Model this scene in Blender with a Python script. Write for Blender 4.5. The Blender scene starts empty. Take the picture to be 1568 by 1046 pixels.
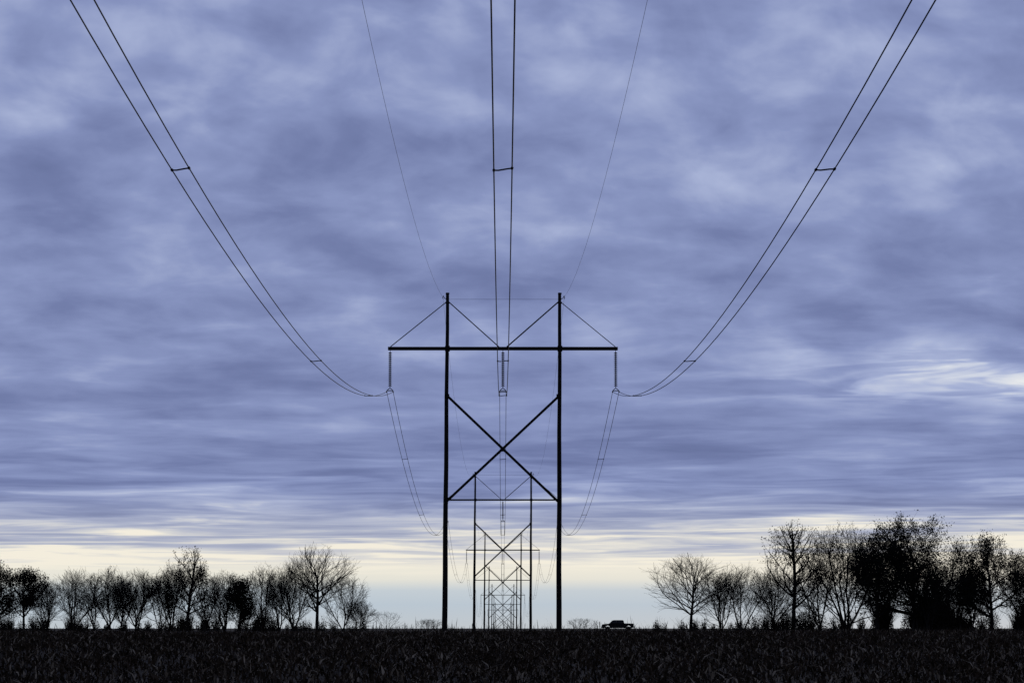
import bpy, math, random
import numpy as np
from mathutils import Vector
random.seed(7); rng=np.random.default_rng(7)
scene=bpy.context.scene
EYE=2.0
# ------------------------------------------------------------------ materials
def nmat(name,c1,c2,scale=3.0,rough=0.9,island=False,coord='Object',mid=None):
    m=bpy.data.materials.new(name); m.use_nodes=True
    nt=m.node_tree; N=nt.nodes; L=nt.links
    b=N['Principled BSDF']; b.inputs['Roughness'].default_value=rough
    b.inputs['Specular IOR Level'].default_value=0.15
    ramp=N.new('ShaderNodeValToRGB')
    e=ramp.color_ramp.elements
    e[0].color=(*c1,1); e[1].color=(*c2,1)
    if mid: 
        k=e.new(mid[0]); k.color=(*mid[1],1)
    if island:
        g=N.new('ShaderNodeNewGeometry'); L.new(g.outputs['Random Per Island'],ramp.inputs[0])
    else:
        t=N.new('ShaderNodeTexCoord'); n=N.new('ShaderNodeTexNoise')
        n.inputs['Scale'].default_value=scale; n.inputs['Detail'].default_value=6
        e[0].position=.3; e[-1].position=.7
        L.new(t.outputs[coord],n.inputs['Vector']); L.new(n.outputs['Fac'],ramp.inputs[0])
    L.new(ramp.outputs[0],b.inputs['Base Color'])
    return m
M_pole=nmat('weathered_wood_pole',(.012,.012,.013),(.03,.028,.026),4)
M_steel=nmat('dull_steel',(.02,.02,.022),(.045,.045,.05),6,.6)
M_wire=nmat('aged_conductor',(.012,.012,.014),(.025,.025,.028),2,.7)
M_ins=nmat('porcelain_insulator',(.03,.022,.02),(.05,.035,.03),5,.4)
M_bark=nmat('bark',(.012,.011,.011),(.026,.023,.020),2)
M_leafd=nmat('dark_foliage',(.008,.010,.006),(.026,.026,.018),island=True)
M_leafb=nmat('dry_leaves',(.012,.010,.008),(.036,.027,.018),island=True)
M_soil=nmat('field_soil',(.014,.010,.007),(.032,.024,.017),1.5,1.0)
M_crop=nmat('dry_crop_blades',(.016,.011,.006),(.50,.42,.30),island=True,mid=(.84,(.064,.042,.024)))
M_weed=nmat('dry_weed_stalks',(.02,.017,.013),(.07,.06,.045),island=True)
M_paint=nmat('dark_vehicle_paint',(.012,.013,.015),(.018,.019,.022),1,.7)
M_glass=nmat('vehicle_glass',(.03,.035,.04),(.04,.045,.05),1,.3)
M_rub=nmat('tyre_rubber',(.01,.01,.01),(.02,.02,.02),8)
# ------------------------------------------------------------------ mesh utils
def mk_mesh(name,V,F,mats,midx=None):
    V=np.asarray(V,dtype=np.float32); F=np.asarray(F,dtype=np.int32)
    me=bpy.data.meshes.new(name); k=F.shape[1]
    me.vertices.add(len(V)); me.vertices.foreach_set('co',V.ravel())
    me.loops.add(F.size); me.loops.foreach_set('vertex_index',F.ravel())
    me.polygons.add(len(F)); me.polygons.foreach_set('loop_start',np.arange(0,F.size,k,dtype=np.int32))
    me.polygons.foreach_set('loop_total',np.full(len(F),k,dtype=np.int32))
    for m in mats: me.materials.append(m)
    if midx is not None: me.polygons.foreach_set('material_index',np.asarray(midx,dtype=np.int32))
    me.update(calc_edges=True)
    return me
def add(name,me,parent=None,loc=(0,0,0)):
    o=bpy.data.objects.new(name,me); scene.collection.objects.link(o); o.location=loc
    if parent: o.parent=parent
    return o
class B:
    def __init__(s): s.V=[]; s.F=[]
    def tube(s,path,rad,sides=8,caps=True):
        path=[Vector(p) for p in path]; n=len(path)
        if not hasattr(rad,'__len__'): rad=[rad]*n
        base=len(s.V); ref=None
        for i,p in enumerate(path):
            d=(path[min(i+1,n-1)]-path[max(i-1,0)]).normalized()
            if ref is None: ref=Vector((0,0,1)) if abs(d.z)<.9 else Vector((0,1,0))
            u=d.cross(ref).normalized(); w=u.cross(d)
            for k in range(sides):
                a=2*math.pi*k/sides
                s.V.append(tuple(p+(u*math.cos(a)+w*math.sin(a))*rad[i]))
        for i in range(n-1):
            for k in range(sides):
                a=base+i*sides+k; b=base+i*sides+(k+1)%sides
                s.F.append((a,b,b+sides,a+sides))
        if caps:
            s.F.append(tuple(base+k for k in range(sides))[::-1]); s.F.append(tuple(base+(n-1)*sides+k for k in range(sides)))
    def box(s,c,h):
        b=len(s.V)
        for x in(-1,1):
            for y in(-1,1):
                for z in(-1,1): s.V.append((c[0]+x*h[0],c[1]+y*h[1],c[2]+z*h[2]))
        for f in((0,1,3,2),(4,6,7,5),(0,4,5,1),(2,3,7,6),(0,2,6,4),(1,5,7,3)): s.F.append(tuple(b+i for i in f))
    def beam(s,p,q,w,h):
        p=Vector(p);q=Vector(q);d=(q-p).normalized();u=Vector((0,1,0));v=d.cross(u).normalized();b=len(s.V)
        for e in(p,q):
            for a,c in((-1,-1),(1,-1),(1,1),(-1,1)): s.V.append(tuple(e+u*a*w/2+v*c*h/2))
        s.F+= [(b,b+1,b+2,b+3),(b+7,b+6,b+5,b+4)]
        for k in range(4):
            j=(k+1)%4; s.F.append((b+k,b+4+k,b+4+j,b+j))
    def lathe(s,c,prof,sides=12):
        b=len(s.V)
        for r,z in prof:
            for k in range(sides):
                a=2*math.pi*k/sides; s.V.append((c[0]+r*math.cos(a),c[1]+r*math.sin(a),c[2]+z))
        for i in range(len(prof)-1):
            for k in range(sides):
                a=b+i*sides+k; e=b+i*sides+(k+1)%sides; s.F.append((a,e,e+sides,a+sides))
    def obj(s,name,mat,parent=None):
        me=bpy.data.meshes.new(name); me.from_pydata(s.V,[],s.F); me.materials.append(mat); me.update()
        return add(name,me,parent)
# ------------------------------------------------------------------ terrain
_gy=np.array([-2000,-300,0,20,50,75,95,112,140,200,500,700,830,1100,2000,9000.])
_gz=np.array([0,0,0,.30,.93,1.37,1.62,1.68,1.60,1.30,1.15,.5,-1.5,-4,-6,-6.])
_fy=np.arange(-2000,9000,2.0); _fz=np.interp(_fy,_gy,_gz)
_k=np.hanning(15); _k/=_k.sum(); _fz=np.convolve(np.pad(_fz,7,mode='edge'),_k,'valid')
def ground(x,y):
    x=np.asarray(x,float);y=np.asarray(y,float)
    return np.interp(y,_fy,_fz)+.025*np.sin(x*.13+y*.05)+.02*np.sin(x*.31+1.3)*np.cos(y*.11)
def G(x,y): return float(ground(x,y))
xs=np.unique(np.concatenate([np.linspace(-6000,-200,25),np.linspace(-200,200,161),np.linspace(200,6000,25)]))
ys=np.unique(np.concatenate([np.linspace(-2000,-20,12),np.linspace(-20,260,141),np.linspace(260,1200,95),np.linspace(1200,9000,30)]))
X,Y=np.meshgrid(xs,ys); Z=ground(X,Y); V=np.stack([X,Y,Z],-1).reshape(-1,3)
I=np.arange(len(V)).reshape(Y.shape)
F=np.stack([I[:-1,:-1],I[:-1,1:],I[1:,1:],I[1:,:-1]],-1).reshape(-1,4)
add('field_ground',mk_mesh('field_ground',V,F,[M_soil]))
# ------------------------------------------------------------------ crop residue
def blades(n,x0,x1,y0,y1,h0,h1,w0,w1,lean):
    y=rng.uniform(y0,y1,n); x=rng.uniform(x0,x1,n)
    keep=rng.random(n)<(.6+.4*np.sin(x*1.7+np.sin(y*.8)*2)*np.sin(y*.9+x*.4))
    x=x[keep];y=y[keep];n=len(x)
    z=ground(x,y)-.02
    h=rng.uniform(h0,h1,n)*(.75+.5*rng.random(n)**2); w=rng.uniform(w0,w1,n)
    a=rng.uniform(0,2*np.pi,n); l=rng.uniform(0,lean,n)*h
    az=rng.uniform(0,np.pi,n)
    dx=np.cos(az)*w/2; dy=np.sin(az)*w/2
    lx=np.cos(a)*l; ly=np.sin(a)*l
    droop=rng.uniform(.6,1.15,n)
    V=np.empty((n,6,3))
    for i,(t,zz,ww) in enumerate(((0,0,.6),(.35,.62,1),(1.0,1,.12))):
        zt=z+h*(zz if i<2 else droop*.9)
        V[:,2*i,0]=x+lx*t-dx*ww; V[:,2*i,1]=y+ly*t-dy*ww; V[:,2*i,2]=zt
        V[:,2*i+1,0]=x+lx*t+dx*ww; V[:,2*i+1,1]=y+ly*t+dy*ww; V[:,2*i+1,2]=zt
    b=(np.arange(n)*6)[:,None]
    F=np.stack([b+[0,1,3,2],b+[2,3,5,4]],1).reshape(-1,4)
    return V.reshape(-1,3),F
def join(parts):
    VV=[];FF=[];off=0
    for v,f in parts: VV.append(v);FF.append(f+off);off+=len(v)
    return np.concatenate(VV),np.concatenate(FF)
V,F=join([blades(125000,-24,24,44,92,.10,.27,.02,.06,1.5),blades(60000,-28,28,86,122,.12,.26,.02,.05,1.0),
       blades(25000,-60,60,20,150,.12,.28,.03,.06,1.2)])
add('crop_stubble',mk_mesh('crop_stubble',V,F,[M_crop]))
V,F=join([blades(1500,-28,28,104,128,.35,.62,.012,.025,.35),blades(320,-9,11,106,128,.5,.85,.012,.03,.4),blades(500,-14,14,190,260,.7,1.25,.02,.04,.3)])
add('dry_weeds',mk_mesh('dry_weeds',V,F,[M_weed]))
# ------------------------------------------------------------------ towers
ARM=[( -10,19.72),(200,19.72),(404,18.0),(626,16.75),(820,13.2),(1040,11.3),(1270,9.6),(1500,8.4)]
HX=8.07; BUN=.2285; DROP=3.1
def tower(yy,arm):
    za=EYE+arm
    root=bpy.data.objects.new('h_frame_transmission_tower',None); scene.collection.objects.link(root)
    root.location=(0,yy,za)
    gz=G(0,yy)-za-.3
    for nm,s,xb,xt in(('left_pole',-1,-4.13,-3.97),('right_pole',1,3.97,4.08)):
        b=B(); n=10
        pts=[(xb+(xt-xb)*i/n+.015*math.sin(i*1.7+s),0,gz+(3.98-gz)*i/n) for i in range(n+1)]
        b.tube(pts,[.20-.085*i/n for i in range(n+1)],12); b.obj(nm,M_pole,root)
        b=B()
        b.lathe((xt,0,3.92),[(.0,.12),(.13,.10),(.14,0),(.0,-.01)])
        b.tube([(xt,0,3.55),(xt+s*.22,0,3.62),(xt+s*.30,0,3.78)],.03,6)
        b.tube([(xt+s*.30,0,3.82),(xt+s*.36,0,3.66),(xt+s*.30,0,3.55)],.02,6)
        b.tube([(xt,0,3.25),(xt,0,3.35)],.17,10)
        b.tube([(xt,0,-.2),(xt,0,.2)],.175,10)
        b.obj(nm+'_fittings',M_steel,root)
    b=B()
    for yo in(-.21,.21): b.box((0,yo,0),(8.22,.055,.105))
    for x in(-8.15,-6,-2,0,2,6,8.15): b.box((x,0,0),(.05,.152,.07))
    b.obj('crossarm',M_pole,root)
    b=B()
    b.beam((-3.95,-.12,-3.42),(3.95,-.12,-10.95),.10,.18)
    b.beam((3.98,.12,-3.42),(-4.05,.12,-10.95),.10,.18)
    b.box((0,0,-7.2),(.16,.10,.16))
    for x,z in((-3.95,-3.4),(3.95,-3.4),(-4.02,-10.95),(4.0,-10.95)): b.box((x*1.0,0,z),(.12,.21,.13))
    b.obj('cross_brace',M_pole,root)
    b=B()
    b.tube([(-3.97,0,3.42),(-8.05,0,.13)],.036,6); b.tube([(4.06,0,3.42),(8.05,0,.13)],.030,6)
    b.tube([(-3.95,0,3.42),(-.28,0,.12)],.042,6); b.tube([(4.04,0,3.42),(.28,0,.12)],.054,6)
    b.tube([(-3.97,0,3.55),(4.08,0,3.55)],.009,5)
    b.obj('arm_brace',M_steel,root)
    b=B(); s=B()
    for x in(-HX,0,HX):
        s.tube([(x,0,-.1),(x,0,-DROP+.25)],.022,6)
        for i in range(17):
            z=-.32-i*.146
            b.lathe((x,0,z),[(.03,.06),(.06,.045),(.135,-.01),(.13,-.03),(.05,-.02),(.03,-.06)],10)
        t=-DROP+.28; q=BUN
        s.tube([(x,0,t),(x-q,0,t-.2),(x-q,0,-DROP)],.028,6)
        s.tube([(x,0,t),(x+q,0,t-.2),(x+q,0,-DROP)],.028,6)
        s.tube([(x-q,0,t-.2),(x+q,0,t-.2)],.035,6)
        for e in(-q,q): s.tube([(x+e,-.28,-DROP-.0),(x+e,0,-DROP-.03),(x+e,.28,-DROP-.0)],.045,6)
        if x==0:
            s.tube([(-q,0,-DROP-.02),(q,0,-DROP-.02)],.03,6)
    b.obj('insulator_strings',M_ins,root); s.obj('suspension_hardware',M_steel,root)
for yy,a in ARM: tower(yy,a)
# ------------------------------------------------------------------ conductors
K=5.07e-4; KS=4.1e-4
def sag(y,i,k,zoff):
    y0,a0=ARM[i];y1,a1=ARM[i+1]
    t=(y-y0)/(y1-y0)
    return EYE+a0+(a1-a0)*t+zoff-k*(y-y0)*(y1-y)
def path(x,k,zoff):
    P=[]
    for i in range(len(ARM)-1):
        n=48
        for j in range(n+(1 if i==len(ARM)-2 else 0)):
            y=ARM[i][0]+(ARM[i+1][0]-ARM[i][0])*j/n
            P.append((x,y,sag(y,i,k,zoff)))
    return P
for x in(-HX,0,HX):
    b=B()
    for e in(-BUN,BUN): b.tube(path(x+e,K,-DROP),.0175,6,False)
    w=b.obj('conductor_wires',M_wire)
    b=B()
    for i in range(0,4):
        y0=ARM[i][0]
        offs=[210-176+6,210-130.5,210-79.3,210-32] if i==0 else [31,79,143,190]
        for of in offs:
            y=y0+of; sk=.14 if x<=0 else .05
            za=sag(y+sk,i,K,-DROP); zb=sag(y-sk,i,K,-DROP)
            pa=(x-BUN-.02,y+sk,za); pb=(x+BUN+.02,y-sk,zb)
            m1=(x-BUN*.5,y+sk*.6,(za+zb)/2-.015); m2=(x+BUN*.5,y-sk*.3,(za+zb)/2+.005)
            b.tube([pa,m1,m2,pb],.021,6)
            for e,q,z in((-BUN,sk,za),(BUN,-sk,zb)): b.tube([(x+e,y+q-.07,z),(x+e,y+q+.07,z)],.036,8)
    b.obj('bundle_spacers',M_steel,w)
for x in(-4.30,4.40):
    b=B(); b.tube(path(x,KS,3.70),.0065,5,False); b.obj('shield_wire',M_wire)
# ------------------------------------------------------------------ trees
def gen(seed,H,W,style,leaf,dense,rich=1.0):
    R=random.Random(seed); S=[]; tips=[]
    cz=H*.55; rz=H*.47; rx=W*.5
    ph=R.uniform(0,6)
    def inside(p,m=1.0):
        a=math.atan2(p[1],p[0])
        f=1+.16*math.sin(3*a+ph)+.14*math.sin(7*p[2]/H+ph*2)
        return (p[0]**2+p[1]**2)/(rx*f)**2+((p[2]-cz)/(rz*(1 if p[2]>cz else 1.25)))**2 < m
    LEN=[.5,.36,.22,.12]; CH=[1.5*rich,1.4*rich,1.35*rich]; NS=[8,5,4,3]
    stack=[]
    sp=W/H
    if style=='multi':
        n=R.randint(3,5)
        for i in range(n):
            a=i*6.28/n+R.uniform(-.5,.5); t=R.uniform(.10,.6)*sp*1.1
            stack.append(((R.uniform(-.25,.25),R.uniform(-.25,.25),0),(math.cos(a)*t,math.sin(a)*t,1),R.uniform(.55,.8)*H,H*.0115,0))
    else:
        stack.append(((0,0,0),(R.uniform(-.04,.04),R.uniform(-.04,.04),1),.86*H if style=='tall' else .62*H,H*.021,0))
    single=style!='multi'; lo0=.10 if dense else (.20 if single else .08)
    while stack:
        p,d,L,r,lv=stack.pop()
        n=NS[lv]; sl=L/n; up=(.03,.09,.08,.05)[lv]; wob=((.035 if single else .08),.15,.22,.26)[lv]
        for i in range(n):
            d=(d[0]+R.gauss(0,wob),d[1]+R.gauss(0,wob),d[2]+R.gauss(0,wob*.6)+up)
            m=math.sqrt(d[0]**2+d[1]**2+d[2]**2); d=(d[0]/m,d[1]/m,d[2]/m)
            q=(p[0]+d[0]*sl,p[1]+d[1]*sl,p[2]+d[2]*sl)
            if q[2]<.3 and lv: break
            if p[2]>H*.2 and lv>=1 and not inside(q,R.uniform(.7,1.45)): break
            r1=max(r*(1-.75/n) if lv else r*(1-.6/n),.0105)
            S.append((p,q,r,r1)); p=q; r=r1
            if lv>=2: tips.append(q)
            if lv<3:
                if lv==0 and q[2]<H*lo0: continue
                c=CH[lv]*(2.6 if lv==0 and single else 1); k=int(c)+(R.random()<c-int(c))
                if i==n-1: k+=1 if lv else 2
                for _ in range(k):
                    ang=R.uniform(.35,.9) if i<n-1 else R.uniform(.15,.5)
                    if lv==0 and single: ang+=.25*(1-q[2]/H)+ (.25 if dense else .1)
                    a=R.uniform(0,6.283)
                    D=Vector(d); u=D.orthogonal().normalized(); w=D.cross(u)
                    nd=D*math.cos(ang)+(u*math.cos(a)+w*math.sin(a))*math.sin(ang)
                    stack.append((p,(nd.x,nd.y,nd.z+.1),H*LEN[lv+1]*R.uniform(.65,1.3)*(sp*.6+.6),max(r*R.uniform(.42,.62),.012),lv+1))
    P0=np.array([s[0] for s in S]);P1=np.array([s[1] for s in S]);r0=np.array([s[2] for s in S]);r1=np.array([s[3] for s in S])
    # fit crown to the surveyed height and width
    zs=(H*.99)/np.percentile(P1[:,2],99.7); xw=np.percentile(P1[:,0],98.5)-np.percentile(P1[:,0],1.5)
    xc=(np.percentile(P1[:,0],98.5)+np.percentile(P1[:,0],1.5))/2
    ks=min(max(W*.97/xw,.7),1.7); sc=np.array([ks,ks,zs]); P0=P0*sc; P1=P1*sc
    if tips: tips=[(t[0]*ks,t[1]*ks,t[2]*zs) for t in tips]
    D=P1-P0; D/=np.linalg.norm(D,axis=1)[:,None]
    ref=np.where(np.abs(D[:,2:3])<.9,[[0,0,1.]],[[1.,0,0]]); U=np.cross(D,ref);U/=np.linalg.norm(U,axis=1)[:,None];Wv=np.cross(D,U)
    ns=4; Vs=[]
    for P,r in((P0,r0),(P1,r1)):
        for k in range(ns):
            a=2*math.pi*k/ns; Vs.append(P+(U*math.cos(a)+Wv*math.sin(a))*r[:,None])
    V=np.stack(Vs,1).reshape(-1,3); b=(np.arange(len(S))*2*ns)[:,None]
    F=np.stack([b+[k,(k+1)%ns,ns+(k+1)%ns,ns+k] for k in range(ns)],1).reshape(-1,4); mi=np.zeros(len(F),int)
    if leaf>0 and tips:
        g=np.random.default_rng(seed); T=np.array(tips)
        cl=np.sin(T[:,0]*1.9+seed)+np.sin(T[:,2]*1.7+seed*2)+np.sin(T[:,1]*1.5+T[:,2]*.6)
        T=T[cl>(-1.5 if dense else -.4)]
        C=T[g.integers(0,len(T),leaf)]+g.normal(0,.28 if dense else .24,(leaf,3))
        a=g.normal(size=(leaf,3));a/=np.linalg.norm(a,axis=1)[:,None];c=g.normal(size=(leaf,3));c=np.cross(a,c);c/=np.linalg.norm(c,axis=1)[:,None]
        s=g.uniform(.06,.15,leaf)[:,None]
        LV=np.stack([C-a*s,C+c*s*.6,C+a*s,C-c*s*.6],1).reshape(-1,3)
        LF=(np.arange(leaf)*4)[:,None]+[0,1,2,3]+len(V)
        V=np.concatenate([V,LV]);F=np.concatenate([F,LF]);mi=np.concatenate([mi,np.ones(leaf,int)])
    V[:,0]-=xc*ks*.8
    return V,F,mi,len(S)
def T(px,top,w,Yd): return ((px-770)/4300*Yd,(958-top)/4300*Yd,w/4300*Yd)
TREES=[(-2,860,72,405,'single',13000,'leafy_tree'),(42,868,66,400,'single',8000,'leafy_tree'),(74,886,50,430,'multi',300,'bare_tree'),
(118,870,76,415,'multi',0,'bare_tree'),(143,876,50,440,'multi',0,'bare_tree'),(168,867,62,425,'multi',500,'bare_tree'),(190,884,48,440,'multi',0,'bare_tree'),
(213,872,76,415,'multi',0,'bare_tree'),(250,880,58,430,'multi',900,'bare_tree'),(268,862,60,436,'multi',600,'bare_tree'),
(290,840,68,410,'tall',3200,'leafy_tree'),(316,880,50,425,'multi',500,'bare_tree'),(345,874,62,438,'multi',0,'bare_tree'),(368,884,46,405,'single',9000,'evergreen_tree'),
(404,864,62,430,'multi',300,'bare_tree'),(430,874,50,440,'multi',0,'bare_tree'),(449,855,72,420,'multi',0,'bare_tree'),(491,833,104,410,'single',0,'bare_tree'),(524,876,76,425,'multi',0,'bare_tree'),
(552,916,48,430,'multi',0,'bare_tree'),(594,934,46,640,'multi',0,'bare_tree'),(658,946,40,720,'multi',0,'bare_tree'),(893,945,50,720,'multi',0,'bare_tree'),
(1058,847,126,400,'single',0,'bare_tree'),(1100,872,80,424,'multi',0,'bare_tree'),(1140,862,84,415,'multi',0,'bare_tree'),(1184,866,70,420,'multi',500,'bare_tree'),
(1216,799,90,400,'tall',2600,'leafy_tree'),(1250,846,76,425,'multi',1200,'bare_tree'),(1290,804,124,405,'multi',5000,'bare_tree'),
(1388,789,132,385,'single',24000,'leafy_tree'),(1343,818,88,380,'single',13000,'leafy_tree'),(1422,850,70,378,'multi',8500,'leafy_tree'),(1458,824,92,405,'multi',5200,'bare_tree'),
(1516,818,96,390,'single',11500,'leafy_tree'),(1484,872,60,402,'multi',3500,'bare_tree'),(1566,846,84,400,'multi',7500,'leafy_tree'),(1612,838,80,400,'single',9000,'leafy_tree'),
(-50,850,80,400,'single',9000,'leafy_tree')]
cnt=[]
for i,(px,top,w,Yd,st,lf,nm) in enumerate(TREES):
    x,h,wm=T(px,top,w,Yd); g=G(x,Yd); H=h+EYE-g
    V,F,mi,c=gen(100+i,H,wm,st,lf,lf>8200,.55 if h<5.2 and Yd>600 else 1.0); cnt.append(c)
    add(nm,mk_mesh(nm,V,F,[M_bark,M_leafd if lf>8200 else M_leafb],mi),loc=(x,Yd,g-.1))
def thicket(name,segs,seed):
    g=np.random.default_rng(seed); Vs=[];Fs=[];off=0
    for x0,x1,y0,y1,h,n in segs:
        nb=max(4,int((x1-x0)*1.3)); bx=g.uniform(x0,x1,nb);by=g.uniform(y0,y1,nb);br=g.uniform(.5,1.3,nb)*(.35+h*.18);bh=h*g.uniform(.35,1.0,nb)
        k=g.integers(0,nb,n); t=g.uniform(0,2*np.pi,n); ph=np.arccos(g.random(n)); rr=g.random(n)**.4
        x=bx[k]+br[k]*rr*np.sin(ph)*np.cos(t); y=by[k]+br[k]*rr*np.sin(ph)*np.sin(t)
        z=ground(x,y)+bh[k]*rr*np.cos(ph)*g.uniform(.7,1.15,n)
        C=np.stack([x,y,z],1); a=g.normal(size=(n,3));a/=np.linalg.norm(a,axis=1)[:,None]
        c=np.cross(a,g.normal(size=(n,3)));c/=np.linalg.norm(c,axis=1)[:,None]; s=g.uniform(.06,.15,n)[:,None]
        Vs.append(np.stack([C-a*s,C+c*s*.6,C+a*s,C-c*s*.6],1).reshape(-1,3));Fs.append((np.arange(n)*4)[:,None]+[0,1,2,3]+off);off+=n*4
        m=n//8; k=g.integers(0,nb,m); x=bx[k];y=by[k];z=ground(x,y);H=bh[k]*g.uniform(.5,1.3,m);lx=g.normal(0,.3,m)*H
        P0=np.stack([x,y,z],1);P1=np.stack([x+lx,y+g.normal(0,.3,m),z+H],1);e=np.array([.018,0,0])
        Vs.append(np.stack([P0-e,P0+e,P1+e*.3,P1-e*.3],1).reshape(-1,3));Fs.append((np.arange(m)*4)[:,None]+[0,1,2,3]+off);off+=m*4
    add(name,mk_mesh(name,np.concatenate(Vs),np.concatenate(Fs),[M_leafb]))
thicket('undergrowth',[(-84,-62,400,425,3.4,7500),(-64,-45,402,428,2.6,4200),(-48,-34,402,428,4.2,6500),(-36,-20,404,430,2.2,2600)],3)
thicket('undergrowth',[(22,36,398,420,2.2,2600),(36,52,395,420,4.2,8000),(51,64,382,410,7.0,24000),(62,90,382,410,5.0,24000)],5)
thicket('distant_hedgerow',[(-34,-10,690,720,1.7,1100),(10,40,690,720,1.6,1100)],9)
# ------------------------------------------------------------------ pickup truck
def truck(x,y):
    g=G(x,y); root=bpy.data.objects.new('pickup_truck',None); scene.collection.objects.link(root); root.location=(x,y,g)
    prof=[(-2.8,.45),(-2.85,.95),(-2.7,1.12),(-1.55,1.25),(-.95,1.80),(-.7,1.86),(.75,1.86),(.95,1.80),(1.1,1.30),(2.75,1.26),(2.8,.55),(2.3,.45),
          (2.25,.75),(1.9,.95),(1.55,.75),(1.5,.45),(-1.4,.45),(-1.45,.75),(-1.8,.95),(-2.15,.75),(-2.2,.45)]
    b=B(); n=len(prof)
    for yo in(-.95,.95):
        for p in prof: b.V.append((p[0],yo*(.86 if p[1]>1.5 else 1),p[1]))
    b.F.append(tuple(range(n)));b.F.append(tuple(range(2*n-1,n-1,-1)))
    for k in range(n): j=(k+1)%n; b.F.append((k,n+k,n+j,j))
    b.obj('body',M_paint,root)
    b=B()
    for s in(-1,1):
        for q in([(-1.3,1.32),(-.85,1.74),(-.12,1.76),(-.12,1.32)],[(.0,1.32),(.0,1.76),(.72,1.74),(.9,1.32)]):
            k=len(b.V)
            for p in q: b.V.append((p[0],s*(.962-(max(p[1]-1.30,0))*.20),p[1]))
            b.F.append((k,k+1,k+2,k+3))
    b.obj('windows',M_glass,root)
    b=B()
    for wx in(-1.8,1.9):
        for s in(-1,1): b.tube([(wx,s*.98,.38),(wx,s*.72,.38)],.38,20)
    b.obj('wheels',M_rub,root)
    b=B(); b.box((-2.9,0,.6),(.06,.9,.1)); b.box((2.86,0,.62),(.06,.9,.09)); b.box((-1.0,-1.05,1.36),(.06,.1,.1)); b.obj('bumpers_and_mirror',M_steel,root)
truck(20.4,500)
# ------------------------------------------------------------------ world
SUN_EL=math.radians(4); SUN_AZ=math.radians(12)
w=bpy.data.worlds.new('World'); scene.world=w; w.use_nodes=True
nt=w.node_tree; N=nt.nodes; Lk=nt.links; N.clear()
def inp(s,v):
    if isinstance(v,(int,float)): s.default_value=v
    else: Lk.new(v,s)
def m(op,a,b=0.0,c=0.0,clamp=False):
    n=N.new('ShaderNodeMath'); n.operation=op; n.use_clamp=clamp
    inp(n.inputs[0],a);inp(n.inputs[1],b);inp(n.inputs[2],c); return n.outputs[0]
def rmap(v,a,b,c,d,smooth=True):
    n=N.new('ShaderNodeMapRange'); n.interpolation_type='SMOOTHSTEP' if smooth else 'LINEAR'
    inp(n.inputs['Value'],v)
    for k,q in(('From Min',a),('From Max',b),('To Min',c),('To Max',d)): n.inputs[k].default_value=q
    return n.outputs['Result']
def noise(x,y,z,scale,detail,rough,dist=0):
    c=N.new('ShaderNodeCombineXYZ'); inp(c.inputs[0],x);inp(c.inputs[1],y);inp(c.inputs[2],z)
    n=N.new('ShaderNodeTexNoise'); n.inputs['Scale'].default_value=scale;n.inputs['Detail'].default_value=detail
    n.inputs['Roughness'].default_value=rough;n.inputs['Distortion'].default_value=dist
    Lk.new(c.outputs[0],n.inputs['Vector']); return n.outputs['Fac']
def ramp(v,stops):
    n=N.new('ShaderNodeValToRGB'); e=n.color_ramp.elements
    e[0].position=stops[0][0];e[0].color=(*stops[0][1],1);e[1].position=stops[-1][0];e[1].color=(*stops[-1][1],1)
    for p,c in stops[1:-1]: k=e.new(p);k.color=(*c,1)
    inp(n.inputs[0],v); return n.outputs[0]
def mix(f,a,b,mode='MIX'):
    n=N.new('ShaderNodeMix'); n.data_type='RGBA'; n.blend_type=mode
    inp(n.inputs[0],f)
    for s,v in((n.inputs[6],a),(n.inputs[7],b)):
        if isinstance(v,tuple): s.default_value=(*v,1)
        else: Lk.new(v,s)
    return n.outputs[2]
tc=N.new('ShaderNodeTexCoord'); sp=N.new('ShaderNodeSeparateXYZ'); Lk.new(tc.outputs['Generated'],sp.inputs[0])
x,y,z0=sp.outputs; z=m('MAXIMUM',z0,0.0)
v=m('DIVIDE',3.4,m('ADD',z,.060)); u=m('MULTIPLY',x,m('MULTIPLY_ADD',z,55,28)); yy=m('MULTIPLY',y,2.0)
n1=noise(u,v,yy,.80,5,.5,.35)
n2=noise(m('MULTIPLY',u,.24),m('MULTIPLY',v,.45),m('ADD',yy,12.3),.8,2,.5,.2)
wv=m('MULTIPLY_ADD',n2,3.0,m('MULTIPLY',v,1.45))
n3=noise(m('MULTIPLY',u,.80),wv,m('ADD',yy,3.1),.62,4,.55,.6)
n4=noise(m('MULTIPLY',x,38),m('MULTIPLY_ADD',x,9,m('MULTIPLY',z,78)),m('ADD',yy,4.7),.58,4,.48,.25)
bz=ramp(m('MULTIPLY',z,4.0),[(p*4,(q,q,q)) for p,q in((0.0,.84),(.018,.94),(.026,.92),(.034,.78),(.043,.55),(.056,.40),(.075,.42),(.090,.45),(.11,.43),(.15,.47),(.20,.51),(.25,.48))])
hi=rmap(z,.04,.10,.2,1.0)
b=m('ADD',bz,m('MULTIPLY',m('SUBTRACT',n1,.5),m('MULTIPLY_ADD',hi,.26,.40)))
b=m('ADD',b,m('MULTIPLY',m('SUBTRACT',n2,.5),.38))
b=m('ADD',b,m('MULTIPLY',m('SUBTRACT',n4,.5),m('MULTIPLY',hi,.72)))
b=m('ADD',b,m('MULTIPLY',m('SUBTRACT',n3,.5),rmap(z,.028,.09,1.30,.22)))
gz=m('DIVIDE',m('SUBTRACT',z,.0865),.0105); gs=m('EXPONENT',m('MULTIPLY',m('MULTIPLY',gz,gz),-1.0))
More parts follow.
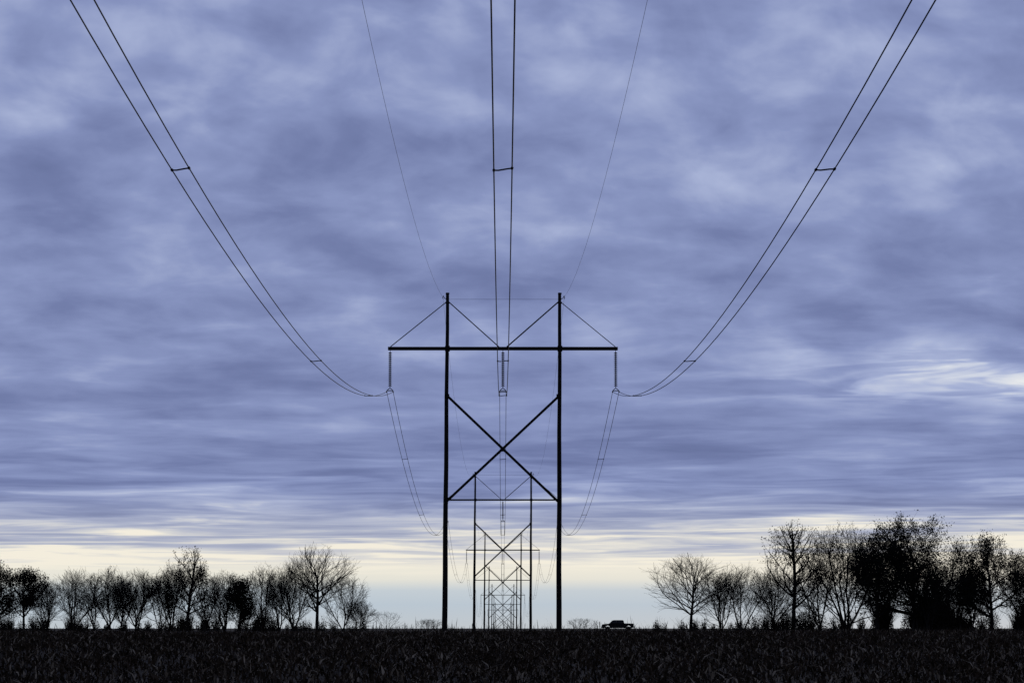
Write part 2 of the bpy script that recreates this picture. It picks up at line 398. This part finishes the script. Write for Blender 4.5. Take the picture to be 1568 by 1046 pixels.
gs=m('MULTIPLY',m('MULTIPLY',gs,rmap(x,.03,.16,0,1)),m('MULTIPLY',rmap(n3,.40,.58,.35,1.0),.44)); gs=m('MULTIPLY',gs,rmap(y,.5,.8,0,1))
b=m('ADD',b,gs)
cloud=ramp(b,[(0,(.112,.142,.290)),(.28,(.172,.211,.402)),(.5,(.250,.302,.528)),(.72,(.39,.45,.67)),(.9,(.64,.68,.78)),(1.0,(.82,.83,.84))])
warm=mix(rmap(z,.030,.052,1,0),(1,1,1),(1.10,1.02,.86)); cloud=mix(1.0,cloud,warm,'MULTIPLY')
over=rmap(z,.24,.6,1.0,.42); back=rmap(y,-.4,.7,.5,1.0); dim=m('MULTIPLY',over,back)
sky=N.new('ShaderNodeTexSky'); sky.sky_type='NISHITA'; sky.sun_disc=False; sky.sun_elevation=SUN_EL; sky.sun_rotation=SUN_AZ
clear=ramp(m('MULTIPLY',z,40),[(0,(.51,.57,.62)),(.3,(.47,.565,.65)),(.5,(.53,.61,.67)),(.66,(.76,.76,.69)),(1.0,(.93,.88,.74))])
skyc=mix(1.0,sky.outputs[0],(.05,.05,.05),'MULTIPLY')
clear=mix(.02,clear,skyc)
edge=m('ADD',z,m('MULTIPLY',m('SUBTRACT',n3,.5),.016))
col=mix(rmap(edge,.0175,.0260,0,1),clear,cloud)
dn=N.new('ShaderNodeCombineColor')
for k in range(3): Lk.new(dim,dn.inputs[k])
col=mix(1.0,col,dn.outputs[0],'MULTIPLY')
bg=N.new('ShaderNodeBackground'); Lk.new(col,bg.inputs[0]); bg.inputs[1].default_value=1.0
out=N.new('ShaderNodeOutputWorld'); Lk.new(bg.outputs[0],out.inputs[0])
# ------------------------------------------------------------------ sun
ld=bpy.data.lights.new('sun','SUN'); ld.energy=.3; ld.angle=math.radians(14); ld.color=(1,.93,.82)
lo=bpy.data.objects.new('sun',ld); scene.collection.objects.link(lo)
d=Vector((math.sin(SUN_AZ)*math.cos(SUN_EL),math.cos(SUN_AZ)*math.cos(SUN_EL),math.sin(SUN_EL)))
lo.rotation_euler=d.to_track_quat('Z','Y').to_euler()
# ------------------------------------------------------------------ camera
cd=bpy.data.cameras.new('camera'); cd.sensor_width=36; cd.lens=98.7; cd.clip_start=.1; cd.clip_end=20000
co=bpy.data.objects.new('camera',cd); scene.collection.objects.link(co); co.location=(0,0,EYE)
co.rotation_euler=(math.radians(90+5.777),0,-math.atan(14/4300)); scene.camera=co
scene.view_settings.view_transform='Standard'; scene.view_settings.look='None'; scene.view_settings.exposure=0
